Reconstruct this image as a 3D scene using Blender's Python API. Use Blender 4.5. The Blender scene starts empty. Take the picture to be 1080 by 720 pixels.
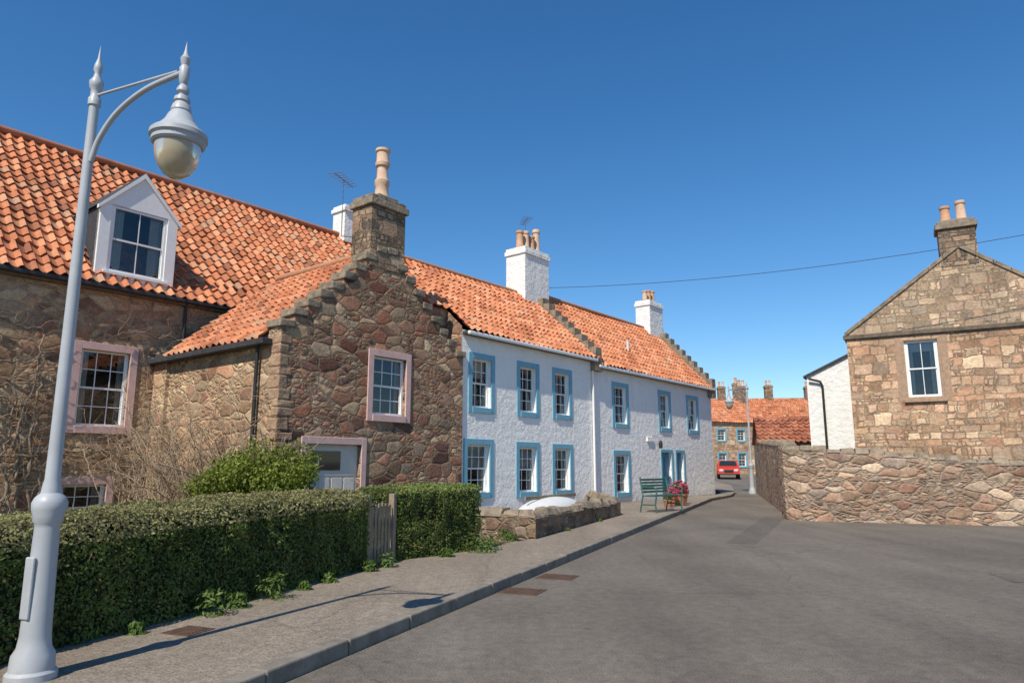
import bpy, math, random
import numpy as np
from mathutils import Vector, Matrix, noise as mnoise
random.seed(7); rng=np.random.default_rng(7)
scene=bpy.context.scene
scene.view_settings.view_transform='Standard'; scene.view_settings.look='None'
scene.view_settings.exposure=0; scene.view_settings.gamma=1

# ------------------------------------------------------------ materials
def newmat(name):
    m=bpy.data.materials.new(name); m.use_nodes=True
    nt=m.node_tree; b=nt.nodes['Principled BSDF']; return m,nt,b
def N(nt,t,**kw):
    n=nt.nodes.new(t)
    for k,v in kw.items(): setattr(n,k,v)
    return n
def ramp(nt,stops,interp='LINEAR'):
    r=N(nt,'ShaderNodeValToRGB'); cr=r.color_ramp; cr.interpolation=interp
    while len(cr.elements)<len(stops): cr.elements.new(0.5)
    for e,(p,c) in zip(cr.elements,stops):
        e.position=p; e.color=(c[0],c[1],c[2],1) if not isinstance(c,(int,float)) else (c,c,c,1)
    return r
def noise(nt,vec,scale,detail=4,rough=.55):
    n=N(nt,'ShaderNodeTexNoise'); n.inputs['Scale'].default_value=scale
    n.inputs['Detail'].default_value=detail; n.inputs['Roughness'].default_value=rough
    if vec is not None: nt.links.new(vec,n.inputs['Vector'])
    return n
def mix(nt,a,b,fac,mode='MIX'):
    m=N(nt,'ShaderNodeMix'); m.data_type='RGBA'; m.blend_type=mode
    for s,v in ((0,fac),(6,a),(7,b)):
        if isinstance(v,bpy.types.NodeSocket): nt.links.new(v,m.inputs[s])
        elif isinstance(v,(int,float)): m.inputs[s].default_value=v if s==0 else (v,v,v,1)
        else: m.inputs[s].default_value=(v[0],v[1],v[2],1)
    return m.outputs[2]
def bump(nt,b,h,strength,dist):
    bp=N(nt,'ShaderNodeBump'); bp.inputs['Strength'].default_value=strength; bp.inputs['Distance'].default_value=dist
    nt.links.new(h,bp.inputs['Height']); nt.links.new(bp.outputs[0],b.inputs['Normal']); return bp
def math_n(nt,op,a,b=0.0,c=None):
    m=N(nt,'ShaderNodeMath',operation=op)
    for i,v in enumerate((a,b,c)):
        if v is None: continue
        if isinstance(v,bpy.types.NodeSocket): nt.links.new(v,m.inputs[i])
        else: m.inputs[i].default_value=v
    return m.outputs[0]

def stone_mat(name,palette,mortar,size=(.36,.36,.2),mw=.07,bs=.9,rnd=1.0,patch=None,patch_amt=.5,small=.42,mortar_amt=.8,coursed=False):
    """random rubble (or roughly coursed masonry): big stones, clusters of small pinnings, smeared mortar"""
    m,nt,b=newmat(name)
    tc=N(nt,'ShaderNodeTexCoord').outputs['Object']
    def warp(v,sc,amt,det):
        wn=noise(nt,tc,sc,det); s=N(nt,'ShaderNodeVectorMath',operation='MULTIPLY_ADD')
        nt.links.new(wn.outputs['Color'],s.inputs[0]); s.inputs[1].default_value=(amt,amt,amt); nt.links.new(v,s.inputs[2]); return s.outputs[0]
    def lerp(a,b_,f):
        mx=N(nt,'ShaderNodeMix'); mx.data_type='FLOAT'; 
        for i,v in ((0,f),(2,a),(3,b_)): nt.links.new(v,mx.inputs[i])
        return mx.outputs[0]
    if coursed:
        p=warp(warp(warp(tc,.9,.22,2),3.2,.12,2),8,.06,3)
        sx=N(nt,'ShaderNodeSeparateXYZ'); nt.links.new(p,sx.inputs[0])
        u=math_n(nt,'ADD',sx.outputs[0],sx.outputs[1])
        zn=N(nt,'ShaderNodeTexNoise',noise_dimensions='1D'); zn.inputs['Scale'].default_value=1.6; zn.inputs['Detail'].default_value=0
        sz=N(nt,'ShaderNodeSeparateXYZ'); nt.links.new(tc,sz.inputs[0]); nt.links.new(sz.outputs[2],zn.inputs['W'])
        v=math_n(nt,'MULTIPLY_ADD',zn.outputs['Fac'],.5,sx.outputs[2])
        cb=N(nt,'ShaderNodeCombineXYZ'); nt.links.new(u,cb.inputs[0]); nt.links.new(v,cb.inputs[1])
        def brick(w,h,off,ms):
            br=N(nt,'ShaderNodeTexBrick'); br.offset=off; br.offset_frequency=2; br.squash=.62; br.squash_frequency=3
            br.inputs['Color1'].default_value=(0,0,0,1); br.inputs['Color2'].default_value=(1,1,1,1); br.inputs['Mortar'].default_value=(.5,.5,.5,1)
            br.inputs['Scale'].default_value=1; br.inputs['Mortar Size'].default_value=ms; br.inputs['Mortar Smooth'].default_value=1.0
            br.inputs['Bias'].default_value=0; br.inputs['Brick Width'].default_value=w; br.inputs['Row Height'].default_value=h
            nt.links.new(cb.outputs[0],br.inputs['Vector']); s=N(nt,'ShaderNodeSeparateColor'); nt.links.new(br.outputs['Color'],s.inputs[0])
            e=math_n(nt,'MULTIPLY',math_n(nt,'SUBTRACT',1.0,br.outputs['Fac']),.16); return s.outputs[0],e
        r_a,e1=brick(size[0]*1.1,size[2]*1.05,.43,.034); r_b,e2=brick(size[0]*.55,size[2]*.525,.37,.026)
        msk=math_n(nt,'LESS_THAN',math_n(nt,'FRACT',math_n(nt,'MULTIPLY',r_a,17.31)),small)
        edge=lerp(e1,math_n(nt,'MINIMUM',e1,e2),msk); r0=lerp(r_a,r_b,msk); r1=math_n(nt,'FRACT',math_n(nt,'MULTIPLY',r0,9.77))
    else:
        p=warp(warp(tc,1.3,.20,2),7,.06,3)
        def vor(scale):
            mp=N(nt,'ShaderNodeMapping'); mp.inputs['Scale'].default_value=(scale/size[0],scale/size[1],scale/size[2]); nt.links.new(p,mp.inputs[0])
            v=N(nt,'ShaderNodeTexVoronoi'); v.inputs['Randomness'].default_value=rnd; v.inputs['Scale'].default_value=1; nt.links.new(mp.outputs[0],v.inputs['Vector'])
            ve=N(nt,'ShaderNodeTexVoronoi',feature='DISTANCE_TO_EDGE'); ve.inputs['Randomness'].default_value=rnd; ve.inputs['Scale'].default_value=1; nt.links.new(mp.outputs[0],ve.inputs['Vector'])
            sep=N(nt,'ShaderNodeSeparateColor'); nt.links.new(v.outputs['Color'],sep.inputs[0]); return sep,ve.outputs['Distance']
        s1,e1=vor(.85); s2,e2=vor(1.9)
        msk=math_n(nt,'LESS_THAN',s1.outputs[2],small)
        emin=math_n(nt,'MINIMUM',e1,math_n(nt,'MULTIPLY',e2,.5))
        edge=lerp(e1,emin,msk); r0=lerp(s1.outputs[0],s2.outputs[0],msk); r1=lerp(s1.outputs[1],s2.outputs[1],msk)
    n=len(palette); cr=ramp(nt,[(i/(n-1) if n>1 else 0,c) for i,c in enumerate(palette)]); nt.links.new(r0,cr.inputs[0])
    fine=noise(nt,tc,13,7,.72); fr=ramp(nt,[(.28,.5),(.72,1.45)]); nt.links.new(fine.outputs['Fac'],fr.inputs[0])
    med=noise(nt,tc,4.5,5,.7); medr=ramp(nt,[(.3,.72),(.7,1.25)]); nt.links.new(med.outputs['Fac'],medr.inputs[0])
    c=mix(nt,cr.outputs[0],fr.outputs[0],.8,'MULTIPLY'); c=mix(nt,c,medr.outputs[0],.5,'MULTIPLY')
    vr=math_n(nt,'MULTIPLY_ADD',r1,.7,.70)
    c=mix(nt,c,vr,1.0,'MULTIPLY')
    ed=math_n(nt,'ADD',edge,math_n(nt,'MULTIPLY',math_n(nt,'SUBTRACT',med.outputs['Fac'],.5),mw*1.4))
    mr=ramp(nt,[(mw*.3,1.0),(mw*1.4,0.0)]); nt.links.new(ed,mr.inputs[0])
    mn=mix(nt,mortar,fr.outputs[0],.6,'MULTIPLY')
    if patch:
        pn=noise(nt,tc,.9,7,.72); pr=ramp(nt,[(1-patch_amt-.05,0.0),(1-patch_amt+.1,1.0)]); nt.links.new(pn.outputs['Fac'],pr.inputs[0])
        pcol=mix(nt,patch,fr.outputs[0],.6,'MULTIPLY')
        c=mix(nt,c,pcol,math_n(nt,'MULTIPLY',pr.outputs[0],.6))
    c=mix(nt,c,mn,math_n(nt,'MULTIPLY',mr.outputs[0],mortar_amt))
    crevice_shade=ramp(nt,[(0.0,.35),(mw*.45,1.0)]); nt.links.new(edge,crevice_shade.inputs[0])  # shade in the crevices between stones, painted into the colour to help weak bump
    c=mix(nt,c,crevice_shade.outputs[0],.6,'MULTIPLY')
    big=noise(nt,tc,.8,6,.65); br=ramp(nt,[(.3,.72),(.62,1.15)]); nt.links.new(big.outputs['Fac'],br.inputs[0])
    c=mix(nt,c,br.outputs[0],1,'MULTIPLY')
    nt.links.new(c,b.inputs['Base Color']); b.inputs['Roughness'].default_value=.95; b.inputs['Specular IOR Level'].default_value=.2
    er=ramp(nt,[(0,0.0),(mw*2.0,.8),(mw*5,1.0)]); nt.links.new(ed,er.inputs[0])
    h=math_n(nt,'ADD',er.outputs[0],math_n(nt,'MULTIPLY',fine.outputs['Fac'],.9))
    h=math_n(nt,'ADD',h,math_n(nt,'MULTIPLY',r1,.6)); h=math_n(nt,'ADD',h,math_n(nt,'MULTIPLY',med.outputs['Fac'],.8))
    bump(nt,b,h,bs,.05)
    return m

def noisy_mat(name,c1,c2,scale=6,rough=.8,bs=.3,bd=.01,bscale=None,spec=.3,metal=0,dirt=None):
    m,nt,b=newmat(name)
    tc=N(nt,'ShaderNodeTexCoord').outputs['Object']
    n=noise(nt,tc,scale,6,.65); r=ramp(nt,[(.3,c1),(.7,c2)]); nt.links.new(n.outputs['Fac'],r.inputs[0])
    c=r.outputs[0]
    if dirt:
        n3=noise(nt,tc,dirt[0],6,.7); r3=ramp(nt,[(dirt[2],0.0),(dirt[2]+.18,1.0)]); nt.links.new(n3.outputs['Fac'],r3.inputs[0])
        c=mix(nt,c,dirt[1],r3.outputs[0])
    nt.links.new(c,b.inputs['Base Color'])
    b.inputs['Roughness'].default_value=rough; b.inputs['Metallic'].default_value=metal
    b.inputs['Specular IOR Level'].default_value=spec
    if bs>0:
        n2=noise(nt,tc,bscale or scale*4,5,.6); bump(nt,b,n2.outputs['Fac'],bs,bd)
    return m

M={}
M['rubble']=stone_mat('rubble_stone',[(.13,.075,.06),(.30,.13,.085),(.46,.31,.19),(.37,.155,.095),(.25,.18,.13),(.54,.38,.24),(.18,.095,.07),(.42,.21,.135)],(.41,.30,.19),size=(.40,.40,.23),mw=.05,mortar_amt=.7,patch=(.37,.255,.165),patch_amt=.38)
M['rubble_warm']=stone_mat('rubble_stone_warm',[(.23,.13,.085),(.50,.32,.185),(.40,.215,.13),(.58,.42,.26),(.35,.235,.155),(.32,.145,.095)],(.55,.40,.25),size=(.42,.42,.24),mw=.06,patch=(.55,.40,.25),patch_amt=.45)
M['house_right']=stone_mat('sandstone_rubble',[(.34,.19,.12),(.58,.37,.22),(.47,.245,.155),(.66,.48,.31),(.52,.29,.175),(.42,.30,.21),(.62,.38,.24)],(.58,.43,.285),size=(.50,.50,.29),mw=.05,bs=.8,patch=(.58,.41,.265),patch_amt=.46,mortar_amt=.75,coursed=True,small=.4)
M['wall_right']=stone_mat('field_wall_stone',[(.22,.135,.095),(.43,.275,.18),(.34,.185,.12),(.52,.38,.26),(.31,.24,.19),(.41,.235,.155),(.19,.13,.11)],(.47,.36,.255),size=(.38,.38,.19),mw=.06,bs=.9,patch=(.49,.375,.265),patch_amt=.45,mortar_amt=.7)
M['lowwall']=stone_mat('garden_wall_stone',[(.14,.09,.065),(.25,.16,.10),(.33,.24,.16),(.20,.155,.12)],(.31,.235,.16),size=(.30,.30,.16),mw=.06)
M['crow']=noisy_mat('crowstep_stone',(.15,.12,.09),(.37,.295,.21),5,.95,.9,.03,14,dirt=(3,(.11,.08,.055),.55))
M['string']=noisy_mat('string_course_stone',(.09,.07,.055),(.21,.165,.12),6,.95,.6,.02)
M['chim_stone']=stone_mat('chimney_stone',[(.20,.15,.11),(.38,.28,.185),(.29,.19,.125),(.18,.145,.115),(.33,.21,.135)],(.35,.275,.185),size=(.42,.42,.26),mw=.045,coursed=True)

def harl(name,c1,c2):
    m,nt,b=newmat(name); tc=N(nt,'ShaderNodeTexCoord').outputs['Object']
    n=noise(nt,tc,1.3,7,.7); r=ramp(nt,[(.3,c1),(.62,c2)]); nt.links.new(n.outputs['Fac'],r.inputs[0])
    mp=N(nt,'ShaderNodeMapping'); mp.inputs['Scale'].default_value=(3,3,.35); nt.links.new(tc,mp.inputs[0])
    st=noise(nt,mp.outputs[0],1.6,5,.7); sr=ramp(nt,[(.52,1.0),(.75,.72)]); nt.links.new(st.outputs['Fac'],sr.inputs[0])
    c=mix(nt,r.outputs[0],sr.outputs[0],.4,'MULTIPLY')
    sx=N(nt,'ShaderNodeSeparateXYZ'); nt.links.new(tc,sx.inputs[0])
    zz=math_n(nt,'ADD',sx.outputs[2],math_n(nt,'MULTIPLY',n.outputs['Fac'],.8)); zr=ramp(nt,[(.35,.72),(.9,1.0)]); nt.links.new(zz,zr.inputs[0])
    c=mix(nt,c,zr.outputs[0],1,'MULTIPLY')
    nt.links.new(c,b.inputs['Base Color']); b.inputs['Roughness'].default_value=.9
    a1=noise(nt,tc,4.5,5,.6); a2=noise(nt,tc,22,5,.65)
    h=math_n(nt,'ADD',math_n(nt,'MULTIPLY',a1.outputs['Fac'],1.4),math_n(nt,'MULTIPLY',a2.outputs['Fac'],.5))
    bump(nt,b,h,.8,.055); return m
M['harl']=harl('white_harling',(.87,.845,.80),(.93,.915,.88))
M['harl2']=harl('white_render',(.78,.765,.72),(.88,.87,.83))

def tile_mat(name,stops):
    m,nt,b=newmat(name)
    uv=N(nt,'ShaderNodeTexCoord').outputs['UV']; ob=N(nt,'ShaderNodeTexCoord').outputs['Object']
    fl=N(nt,'ShaderNodeVectorMath',operation='FLOOR'); nt.links.new(uv,fl.inputs[0])
    wn=N(nt,'ShaderNodeTexWhiteNoise',noise_dimensions='2D'); nt.links.new(fl.outputs[0],wn.inputs['Vector'])
    cr=ramp(nt,stops); nt.links.new(wn.outputs['Value'],cr.inputs[0])
    n=noise(nt,ob,1.1,6,.7); r=ramp(nt,[(.3,.66),(.6,1.12)]); nt.links.new(n.outputs['Fac'],r.inputs[0])
    c=mix(nt,cr.outputs[0],r.outputs[0],.9,'MULTIPLY')
    n2=noise(nt,ob,9,6,.7); r2=ramp(nt,[(.54,0.0),(.7,1.0)]); nt.links.new(n2.outputs['Fac'],r2.inputs[0])
    c=mix(nt,c,(.22,.165,.105),math_n(nt,'MULTIPLY',r2.outputs[0],.5))
    n3=noise(nt,ob,30,4,.6); r3=ramp(nt,[(.3,.75),(.7,1.2)]); nt.links.new(n3.outputs['Fac'],r3.inputs[0])
    c=mix(nt,c,r3.outputs[0],.6,'MULTIPLY')
    nt.links.new(c,b.inputs['Base Color']); b.inputs['Roughness'].default_value=.85; b.inputs['Specular IOR Level'].default_value=.25
    bump(nt,b,n3.outputs['Fac'],.3,.006); return m
M['tile']=tile_mat('clay_pantile',[(0,(.28,.11,.06)),(.2,(.49,.175,.083)),(.6,(.58,.22,.105)),(.85,(.64,.295,.155)),(1,(.44,.25,.155))])
M['tile_new']=tile_mat('clay_pantile_bright',[(0,(.43,.15,.075)),(.4,(.57,.21,.10)),(.85,(.64,.27,.14)),(1,(.60,.32,.19))])
M['tile_brown']=tile_mat('clay_pantile_brown',[(0,(.26,.10,.06)),(.5,(.38,.14,.08)),(1,(.46,.19,.11))])
M['slate']=noisy_mat('slate',(.035,.038,.045),(.075,.078,.085),8,.6,.4,.01)
M['lead']=noisy_mat('lead_gutter',(.03,.03,.033),(.07,.07,.075),6,.6,.2,.005)
M['mortar']=noisy_mat('ridge_mortar',(.36,.18,.10),(.50,.26,.15),7,.9,.4,.01)
M['blue']=noisy_mat('blue_paint',(.16,.38,.49),(.21,.44,.55),5,.55,.15,.003)
M['bluedoor']=noisy_mat('blue_door_paint',(.08,.22,.33),(.10,.27,.38),5,.5,.15,.003)
M['pink']=noisy_mat('pink_painted_stone',(.60,.38,.34),(.72,.49,.44),5,.8,.4,.008,dirt=(4,(.46,.31,.27),.6))
M['white']=noisy_mat('white_paint',(.76,.76,.74),(.84,.84,.82),7,.45,.1,.002)
M['doorwhite']=noisy_mat('worn_white_door_paint',(.60,.55,.48),(.70,.66,.59),4,.6,.2,.004,dirt=(3,(.45,.40,.34),.58))
M['sill']=noisy_mat('stone_sill',(.30,.19,.125),(.48,.33,.22),9,.9,.4,.01)
M['pot']=noisy_mat('chimney_pot_clay',(.46,.23,.12),(.62,.38,.23),5,.85,.2,.004)
M['potpale']=noisy_mat('chimney_pot_buff',(.52,.34,.23),(.70,.50,.36),5,.85,.2,.004)
M['dark']=noisy_mat('dark_iron',(.02,.02,.022),(.04,.04,.042),9,.5,.1,.002)
M['lamp']=noisy_mat('lamp_grey_paint',(.37,.385,.40),(.45,.465,.48),4,.45,.12,.003,18,spec=.45,dirt=(2.5,(.28,.285,.28),.6))
M['alu']=noisy_mat('aerial_metal',(.10,.10,.105),(.16,.16,.17),9,.5,0)
M['green']=noisy_mat('green_iron',(.03,.10,.085),(.05,.14,.12),9,.5,.1,.002)
M['wood']=noisy_mat('weathered_wood',(.20,.15,.10),(.36,.29,.21),7,.85,.4,.005)
M['twig']=noisy_mat('bare_twigs',(.26,.18,.11),(.48,.37,.26),9,.9,.2,.003)
M['twigd']=noisy_mat('climber_stem',(.18,.13,.09),(.38,.29,.21),9,.9,.2,.003)
M['room']=noisy_mat('room_interior',(.05,.045,.04),(.09,.08,.07),2,.9,0)
M['curtain']=noisy_mat('curtain_cloth',(.5,.48,.44),(.66,.64,.6),4,.9,0)
M['red']=noisy_mat('red_car_paint',(.55,.045,.02),(.6,.06,.03),3,.25,0,spec=.6)
M['tyre']=noisy_mat('tyre_rubber',(.015,.015,.015),(.03,.03,.03),9,.8,0)
M['headlamp']=noisy_mat('headlamp_lens',(.6,.6,.6),(.7,.7,.7),9,.2,0)
M['boat']=noisy_mat('boat_white_gelcoat',(.6,.6,.58),(.74,.74,.72),3,.5,.1,.006,dirt=(3,(.42,.41,.36),.55))
M['terracotta']=noisy_mat('terracotta',(.35,.14,.07),(.45,.2,.11),6,.85,.2,.004)
M['iron']=noisy_mat('drain_cover_iron',(.06,.035,.024),(.13,.08,.055),14,.8,.5,.006)
M['haunch']=noisy_mat('cement_haunching',(.16,.14,.11),(.28,.25,.2),6,.95,.5,.02)

def glass():
    m,nt,b=newmat('window_glass'); nt.nodes.remove(b); out=nt.nodes['Material Output']
    tr=N(nt,'ShaderNodeBsdfTransparent'); tr.inputs[0].default_value=(.75,.8,.8,1)
    gl=N(nt,'ShaderNodeBsdfGlossy'); gl.inputs['Roughness'].default_value=.03; gl.inputs[0].default_value=(.9,.95,1,1)
    fr=N(nt,'ShaderNodeFresnel'); fr.inputs[0].default_value=1.55
    tc=N(nt,'ShaderNodeTexCoord').outputs['Object']; nn=noise(nt,tc,1.7,2)
    bp=N(nt,'ShaderNodeBump'); bp.inputs['Strength'].default_value=.25; bp.inputs['Distance'].default_value=.02
    nt.links.new(nn.outputs['Fac'],bp.inputs['Height']); nt.links.new(bp.outputs[0],gl.inputs['Normal'])
    f=math_n(nt,'ADD',math_n(nt,'MULTIPLY',fr.outputs[0],1.15),.02)
    mx=N(nt,'ShaderNodeMixShader'); nt.links.new(f,mx.inputs[0]); nt.links.new(tr.outputs[0],mx.inputs[1]); nt.links.new(gl.outputs[0],mx.inputs[2])
    nt.links.new(mx.outputs[0],out.inputs['Surface']); return m
M['glass']=glass()
m,nt,b=newmat('lamp_bowl_glass'); b.inputs['Base Color'].default_value=(.56,.47,.32,1); b.inputs['Roughness'].default_value=.15; b.inputs['Subsurface Weight'].default_value=.3; b.inputs['Transmission Weight'].default_value=.3; M['bowl']=m
m,nt,b=newmat('car_glass'); b.inputs['Base Color'].default_value=(.02,.03,.035,1); b.inputs['Roughness'].default_value=.05; M['carglass']=m

def leaf_mat(name,stops,trans=.25):
    m,nt,b=newmat(name); g=N(nt,'ShaderNodeNewGeometry')
    r=ramp(nt,stops); nt.links.new(g.outputs['Random Per Island'],r.inputs[0])
    tc=N(nt,'ShaderNodeTexCoord').outputs['Object']; n=noise(nt,tc,2.2,4,.6); nr=ramp(nt,[(.3,.55),(.68,1.3)]); nt.links.new(n.outputs['Fac'],nr.inputs[0])
    c=mix(nt,r.outputs[0],nr.outputs[0],.9,'MULTIPLY')
    nt.links.new(c,b.inputs['Base Color']); b.inputs['Roughness'].default_value=.6; b.inputs['Specular IOR Level'].default_value=.25
    out=nt.nodes['Material Output']; tl=N(nt,'ShaderNodeBsdfTranslucent'); nt.links.new(c,tl.inputs[0])
    mx=N(nt,'ShaderNodeMixShader'); mx.inputs[0].default_value=trans
    nt.links.new(b.outputs[0],mx.inputs[1]); nt.links.new(tl.outputs[0],mx.inputs[2]); nt.links.new(mx.outputs[0],out.inputs['Surface']); return m
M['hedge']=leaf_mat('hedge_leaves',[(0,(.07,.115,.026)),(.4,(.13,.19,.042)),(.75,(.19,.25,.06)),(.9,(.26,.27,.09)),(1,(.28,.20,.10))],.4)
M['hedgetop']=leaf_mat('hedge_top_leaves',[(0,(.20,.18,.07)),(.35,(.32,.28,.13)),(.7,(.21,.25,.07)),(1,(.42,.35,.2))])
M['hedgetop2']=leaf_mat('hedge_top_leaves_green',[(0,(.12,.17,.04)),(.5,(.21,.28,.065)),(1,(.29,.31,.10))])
M['shrub']=leaf_mat('shrub_leaves',[(0,(.09,.14,.02)),(.5,(.20,.25,.04)),(1,(.30,.32,.06))],.35)
M['weed']=leaf_mat('weed_leaves',[(0,(.06,.12,.02)),(.6,(.11,.18,.04)),(1,(.17,.23,.06))])
M['flower']=leaf_mat('pink_petals',[(0,(.6,.06,.16)),(.6,(.75,.14,.3)),(1,(.7,.03,.08))])
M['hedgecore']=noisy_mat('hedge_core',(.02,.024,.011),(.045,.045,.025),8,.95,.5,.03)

def asphalt(name,c1,c2,c3,agg=90):
    m,nt,b=newmat(name); tc=N(nt,'ShaderNodeTexCoord').outputs['Object']
    n=noise(nt,tc,.28,6,.65); r=ramp(nt,[(.35,c1),(.65,c2)]); nt.links.new(n.outputs['Fac'],r.inputs[0])
    f=noise(nt,tc,agg,3,.75); fr=ramp(nt,[(.3,.42),(.72,1.8)]); nt.links.new(f.outputs['Fac'],fr.inputs[0])
    c=mix(nt,r.outputs[0],fr.outputs[0],.85,'MULTIPLY')
    mp=N(nt,'ShaderNodeMapping'); mp.inputs['Rotation'].default_value=(0,0,math.radians(22)); mp.inputs['Scale'].default_value=(1.3,.16,1); nt.links.new(tc,mp.inputs[0])
    s=noise(nt,mp.outputs[0],.9,4,.55); sr=ramp(nt,[(.35,.88),(.65,1.10)]); nt.links.new(s.outputs['Fac'],sr.inputs[0])
    c=mix(nt,c,sr.outputs[0],1,'MULTIPLY')
    md=noise(nt,tc,9,6,.75); mdr=ramp(nt,[(.3,.76),(.7,1.22)]); nt.links.new(md.outputs['Fac'],mdr.inputs[0])
    c=mix(nt,c,mdr.outputs[0],1,'MULTIPLY')
    sp=noise(nt,tc,3.5,7,.8); spr=ramp(nt,[(.60,0.0),(.72,1.0)]); nt.links.new(sp.outputs['Fac'],spr.inputs[0])
    c=mix(nt,c,c3,math_n(nt,'MULTIPLY',spr.outputs[0],.5))
    vs=N(nt,'ShaderNodeTexVoronoi'); vs.inputs['Scale'].default_value=1.6; nt.links.new(tc,vs.inputs['Vector'])
    vsr=ramp(nt,[(.03,.6),(.06,1.0)]); nt.links.new(vs.outputs['Distance'],vsr.inputs[0]); c=mix(nt,c,vsr.outputs[0],.7,'MULTIPLY')
    v=N(nt,'ShaderNodeTexVoronoi',feature='DISTANCE_TO_EDGE'); v.inputs['Scale'].default_value=.3
    wv=noise(nt,tc,1.5,5,.7); ad=mix(nt,tc,wv.outputs['Color'],.35); nt.links.new(ad,v.inputs['Vector'])
    cr=ramp(nt,[(.0015,.5),(.004,1.0)]); nt.links.new(v.outputs['Distance'],cr.inputs[0])
    c=mix(nt,c,cr.outputs[0],.6,'MULTIPLY')
    nt.links.new(c,b.inputs['Base Color']); b.inputs['Roughness'].default_value=.9; b.inputs['Specular IOR Level'].default_value=.2
    h=math_n(nt,'ADD',f.outputs['Fac'],math_n(nt,'MULTIPLY',md.outputs['Fac'],.6))
    bump(nt,b,h,.7,.012); return m
M['road']=asphalt('road_asphalt',(.134,.115,.095),(.182,.157,.13),(.28,.24,.195),70)
M['patch']=asphalt('road_asphalt_repair',(.112,.098,.082),(.145,.127,.107),(.19,.165,.135),60)
M['pave']=asphalt('pavement_asphalt',(.21,.172,.133),(.275,.232,.182),(.35,.30,.235),60)
M['kerb']=noisy_mat('kerb_stone',(.16,.14,.112),(.28,.245,.20),5,.9,.5,.01,dirt=(2,(.11,.09,.07),.55))
m,nt,b=newmat('ground_grass'); tc=N(nt,'ShaderNodeTexCoord').outputs['Object']; n=noise(nt,tc,.8,6,.7); r=ramp(nt,[(.3,(.05,.06,.02)),(.7,(.10,.09,.045))]); nt.links.new(n.outputs['Fac'],r.inputs[0]); nt.links.new(r.outputs[0],b.inputs['Base Color']); b.inputs['Roughness'].default_value=1; M['ground']=m

# ------------------------------------------------------------ geometry helpers
def link(o,parent=None):
    scene.collection.objects.link(o)
    if parent: o.parent=parent
    return o
def root(name,loc=(0,0,0),rot=0,scale=1):
    e=bpy.data.objects.new(name,None); e.location=loc; e.rotation_euler=(0,0,rot); e.scale=(scale,)*3
    e.empty_display_size=.3; return link(e)
class MB:
    def __init__(s): s.v=[]; s.f=[]
    def poly(s,pts):
        i=len(s.v); s.v+= [tuple(p) for p in pts]; s.f.append(list(range(i,i+len(pts)))); return s
    def box(s,x0,x1,y0,y1,z0,z1,j=0):
        i=len(s.v); q=[(x0,y0,z0),(x1,y0,z0),(x1,y1,z0),(x0,y1,z0),(x0,y0,z1),(x1,y0,z1),(x1,y1,z1),(x0,y1,z1)]
        if j: q=[tuple(c+random.uniform(-j,j) for c in p) for p in q]
        s.v+=q
        for f in ((0,3,2,1),(4,5,6,7),(0,1,5,4),(1,2,6,5),(2,3,7,6),(3,0,4,7)): s.f.append([i+k for k in f])
        return s
    def build(s,name,mat,parent=None,bevel=0,smooth=False):
        me=bpy.data.meshes.new(name); me.from_pydata(s.v,[],s.f); me.materials.append(mat)
        o=bpy.data.objects.new(name,me); link(o,parent)
        if bevel:
            b=o.modifiers.new('b','BEVEL'); b.width=bevel; b.segments=2; b.limit_method='ANGLE'
        if smooth: me.shade_smooth()
        return o
def lathe(name,prof,mat,parent,x=0,y=0,seg=28,smooth=True,z=0):
    v=[];f=[];n=len(prof)
    for r,h in prof:
        for k in range(seg):
            a=2*math.pi*k/seg; v.append((x+r*math.cos(a),y+r*math.sin(a),z+h))
    for i in range(n-1):
        for k in range(seg):
            f.append([i*seg+k,i*seg+(k+1)%seg,(i+1)*seg+(k+1)%seg,(i+1)*seg+k])
    me=bpy.data.meshes.new(name); me.from_pydata(v,[],f); me.materials.append(mat)
    o=bpy.data.objects.new(name,me); link(o,parent)
    if smooth:
        me.shade_smooth(); 
        try: me.set_sharp_from_angle(angle=math.radians(38))
        except Exception: pass
    return o
def tube(name,paths,r,mat,parent,res=2,smooth=False):
    cu=bpy.data.curves.new(name,'CURVE'); cu.dimensions='3D'; cu.bevel_depth=r; cu.bevel_resolution=res; cu.use_fill_caps=True
    for p in paths:
        rad=None
        if isinstance(p,dict): rad=p['r']; p=p['p']
        sp=cu.splines.new('POLY'); sp.points.add(len(p)-1)
        for k,q in enumerate(p):
            sp.points[k].co=(q[0],q[1],q[2],1)
            if rad: sp.points[k].radius=rad[k]
    cu.materials.append(mat); o=bpy.data.objects.new(name,cu); return link(o,parent)
def bez(pts,n=24):
    P=[Vector(p) for p in pts]; P=[P[0]*2-P[1]]+P+[P[-1]*2-P[-2]]; out=[]
    m=len(P)-3
    for i in range(m):
        k=max(2,n//m)
        for j in range(k):
            t=j/k; a,b,c,d=P[i:i+4]
            out.append(.5*((2*b)+(c-a)*t+(2*a-5*b+4*c-d)*t*t+(3*b-a-3*c+d)*t**3))
    out.append(P[-2]); return out

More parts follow.
